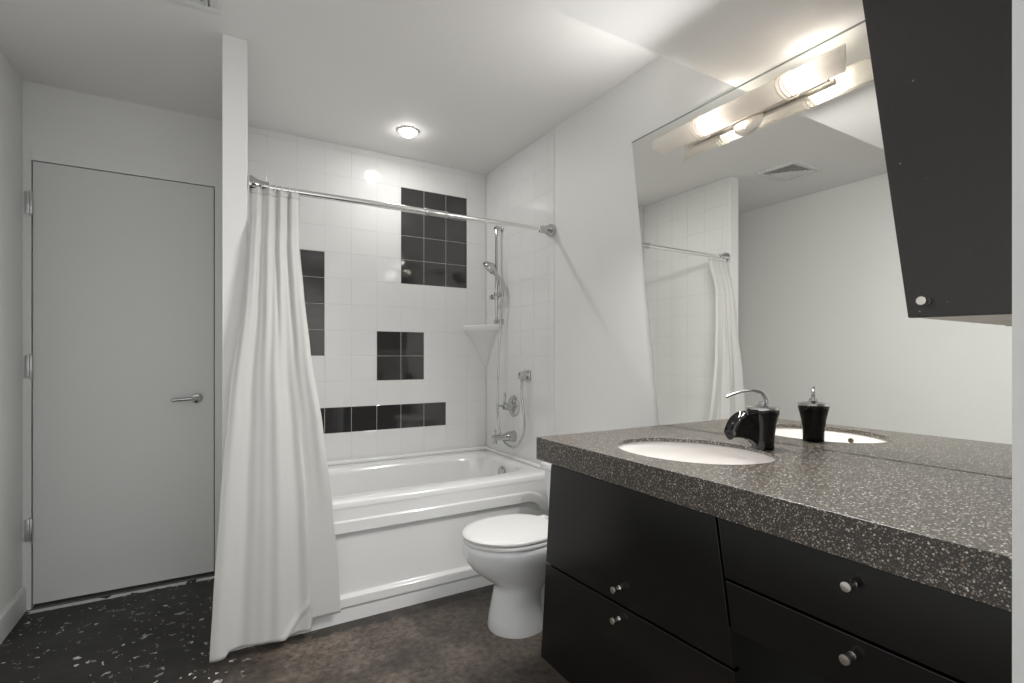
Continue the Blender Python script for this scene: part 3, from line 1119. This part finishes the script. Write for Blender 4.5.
box(bm, XM - 0.026, VY - 0.275, VZ - 0.022, XM - 0.010, VY + 0.275, VZ - 0.004, bev=0.002)
box(bm, XM - 0.030, VY - 0.275, VZ - 0.016, XM - 0.024, VY + 0.275, VZ - 0.010, bev=0.001)
obj('back_bar', bm, M_NICKEL, lamp, 40)
bm = new()
lathe(bm, (XM, VY + 0.005, VZ - 0.012), (-1, 0, 0), [(0, 0.060), (0.004, 0.060), (0.012, 0.052), (0.016, 0.030), (0.017, 0.002)], 40)
lathe(bm, (XM - 0.016, VY + 0.005, VZ - 0.050), (-1, 0, 0), [(-0.008, 0.004), (0.000, 0.004), (0.001, 0.001)], 10)
obj('canopy', bm, M_NICKEL, lamp, 40)
for yc in (VY - 0.175, VY + 0.155):
    for k in range(3):
        y = yc + 0.013 * (k - 1)
        bm = new()
        pts = [(SXA + 0.022, y + 0.0, VZ + 0.040)] + [(SXA - (SR + 0.002) * math.cos(a) * 1.12, y - 0.010 * (1 - math.cos(a)) + 0.005, VZ + (SR + 0.002) * math.sin(a) * 0.88) for a in [math.radians(95 - 190 * i / 24) for i in range(25)]] + [(XM - 0.024, y - 0.004, VZ - 0.020)]
        tube(bm, pts, 0.0015, 8)
        obj('wire_loop', bm, M_NICKEL, lamp)
for yc in (VY - 0.225, VY + 0.100):
    bm = new()
    lathe(bm, (SXA - 0.006, yc - 0.034, VZ + 0.002), (0, 1, 0), [(0, 0.003), (0.004, 0.010), (0.012, 0.0135), (0.05, 0.0135), (0.062, 0.011), (0.068, 0.008)], 18)
    bl = obj('bulb', bm, M_BULB, lamp)
    bm = new()
    cyl(bm, (SXA - 0.006, yc + 0.034, VZ + 0.002), (SXA - 0.006, yc + 0.060, VZ + 0.002), 0.011, 18, 0.002)
    box(bm, SXA - 0.012, yc + 0.038, VZ - 0.020, XM - 0.022, yc + 0.056, VZ - 0.008)
    obj('bulb_socket', bm, M_NICKEL, lamp, 40)

def area_light(name, loc, direction, sx, sy, watts, col, shape='RECTANGLE', spread=180):
    li = bpy.data.lights.new(name, 'AREA')
    li.shape = shape
    li.size, li.size_y = sx, sy
    li.energy = watts
    li.color = col
    li.spread = math.radians(spread)
    o = bpy.data.objects.new(name, li)
    C.objects.link(o)
    o.location = loc
    o.rotation_euler = Vector(direction).to_track_quat('-Z', 'Y').to_euler()
    return o


area_light('vanity_lamp_light', (SXA - SR * 1.12 - 0.034, VY, VZ - 0.012), (-1, 0, -1.1), 0.60, 0.05, SHADE_W, (1.0, 0.988, 0.972), spread=145)

area_light('vanity_lamp_uplight', (SXA - 0.030, VY + 0.21, VZ + SR * 0.86 + 0.026), (-1.0, 0.55, 0.75), 0.24, 0.04, UP_W, (1.0, 0.982, 0.96), spread=125)

# ------------------------------------------------------------------ wall cabinet
UX = 1.300
wc = thing('wall_cabinet', (1.45, 0.4, 1.25), 'black-brown wall cabinet with slanted side hanging over the worktop', 'wall cabinet')


def ul(z):
    return 0.511 + (z - 1.253) * 0.121


XQ = XR - 0.0065
bm = new()
prism(bm, [(UX + 0.019, ul(1.26) - 0.002, 1.262), (UX + 0.019, ul(ZS - 0.002) - 0.002, ZS - 0.002), (UX + 0.019, YF1 + 0.001, ZS - 0.002), (UX + 0.019, YF1 + 0.001, 1.262)], (XQ - UX - 0.019, 0, 0))
obj('carcass', bm, M_CAB_UP, wc)
bm = new()
prism(bm, [(UX + 0.019, ul(1.25) - 0.003, 1.254), (XQ, ul(1.25) - 0.003, 1.254), (XQ, YF1 + 0.001, 1.254), (UX + 0.019, YF1 + 0.001, 1.254)], (0, 0, 0.008))
o = obj('bottom_panel', bm, M_MELAM, wc)
o['label'] = 'pale bottom panel'
dd = front('cabinet_door', [(ul(1.253), 1.253), (ul(ZS - 0.003), ZS - 0.003), (YF1 + 0.002, ZS - 0.003), (YF1 + 0.002, 1.246)], wc, M_CAB_UP, UX)
knob(UX, 0.478, 1.286, dd)

# ------------------------------------------------------------------ ceiling fittings
cl = thing('ceiling_light', (0.909, 2.728, ZC), 'round white recessed ceiling lamp lit above the tub', 'ceiling lamp')
bm = new()
lathe(bm, (0.909, 2.728, ZC + 0.001), (0, 0, -1), [(0, 0.064), (0.004, 0.063), (0.007, 0.056), (0.006, 0.047), (0.001, 0.044)], 40, cap=False)
obj('trim_ring', bm, M_TRIM, cl, 60)
bm = new()
lathe(bm, (0.909, 2.728, ZC), (0, 0, -1), [(0.0, 0.043), (0.008, 0.042), (0.022, 0.034), (0.030, 0.020), (0.032, 0.003)], 32)
obj('lamp_face', bm, M_DOWN, cl)

area_light('recessed_lamp_light', (0.909, 2.728, ZC - 0.034), (0, 0, -1), 0.07, 0.07, DOWN_W, (1.0, 0.98, 0.95), 'DISK')

vx0, vx1, vy0, vy1 = -0.305, -0.002, 1.865, 2.138
cv = thing('ceiling_vent', ((vx0 + vx1) / 2, (vy0 + vy1) / 2, ZC), 'square white ceiling air vent with slatted grille left of the stub wall', 'vent')
bm = new()
fwv = 0.034
for q in ((vx0, vy0, vx1, vy0 + fwv), (vx0, vy1 - fwv, vx1, vy1), (vx0, vy0 + fwv, vx0 + fwv, vy1 - fwv), (vx1 - fwv, vy0 + fwv, vx1, vy1 - fwv)):
    box(bm, q[0], q[1], ZC - 0.014, q[2], q[3], ZC, bev=0.003)
obj('vent_frame', bm, M_TRIM, cv, 40)
bm = new()
box(bm, vx0 + fwv, vy0 + fwv, ZC - 0.003, vx1 - fwv, vy1 - fwv, ZC - 0.0005, mi=1)
vcx, vcy = (vx0 + vx1) / 2, (vy0 + vy1) / 2
for k in range(5):
    hw = 0.112 - 0.022 * k
    hi_, lo_ = hw - 0.013, hw
    for q in range(4):
        c_, s_ = round(math.cos(q * PI / 2)), round(math.sin(q * PI / 2))

        def rot(u, v, z):
            return (vcx + u * c_ - v * s_, vcy + u * s_ + v * c_, z)
        t_ = 0.0025
        a8 = [rot(lo_, -lo_, ZC - 0.015), rot(lo_, lo_, ZC - 0.015), rot(hi_, hi_, ZC - 0.004), rot(hi_, -hi_, ZC - 0.004)]
        prism(bm, a8, Vector(rot(-t_, 0, 0)) - Vector(rot(0, 0, 0)))
obj('vent_grille', bm, [M_TRIM, mat('vent_shadow_grey', (0.55, 0.52, 0.48), 0.8)], cv)
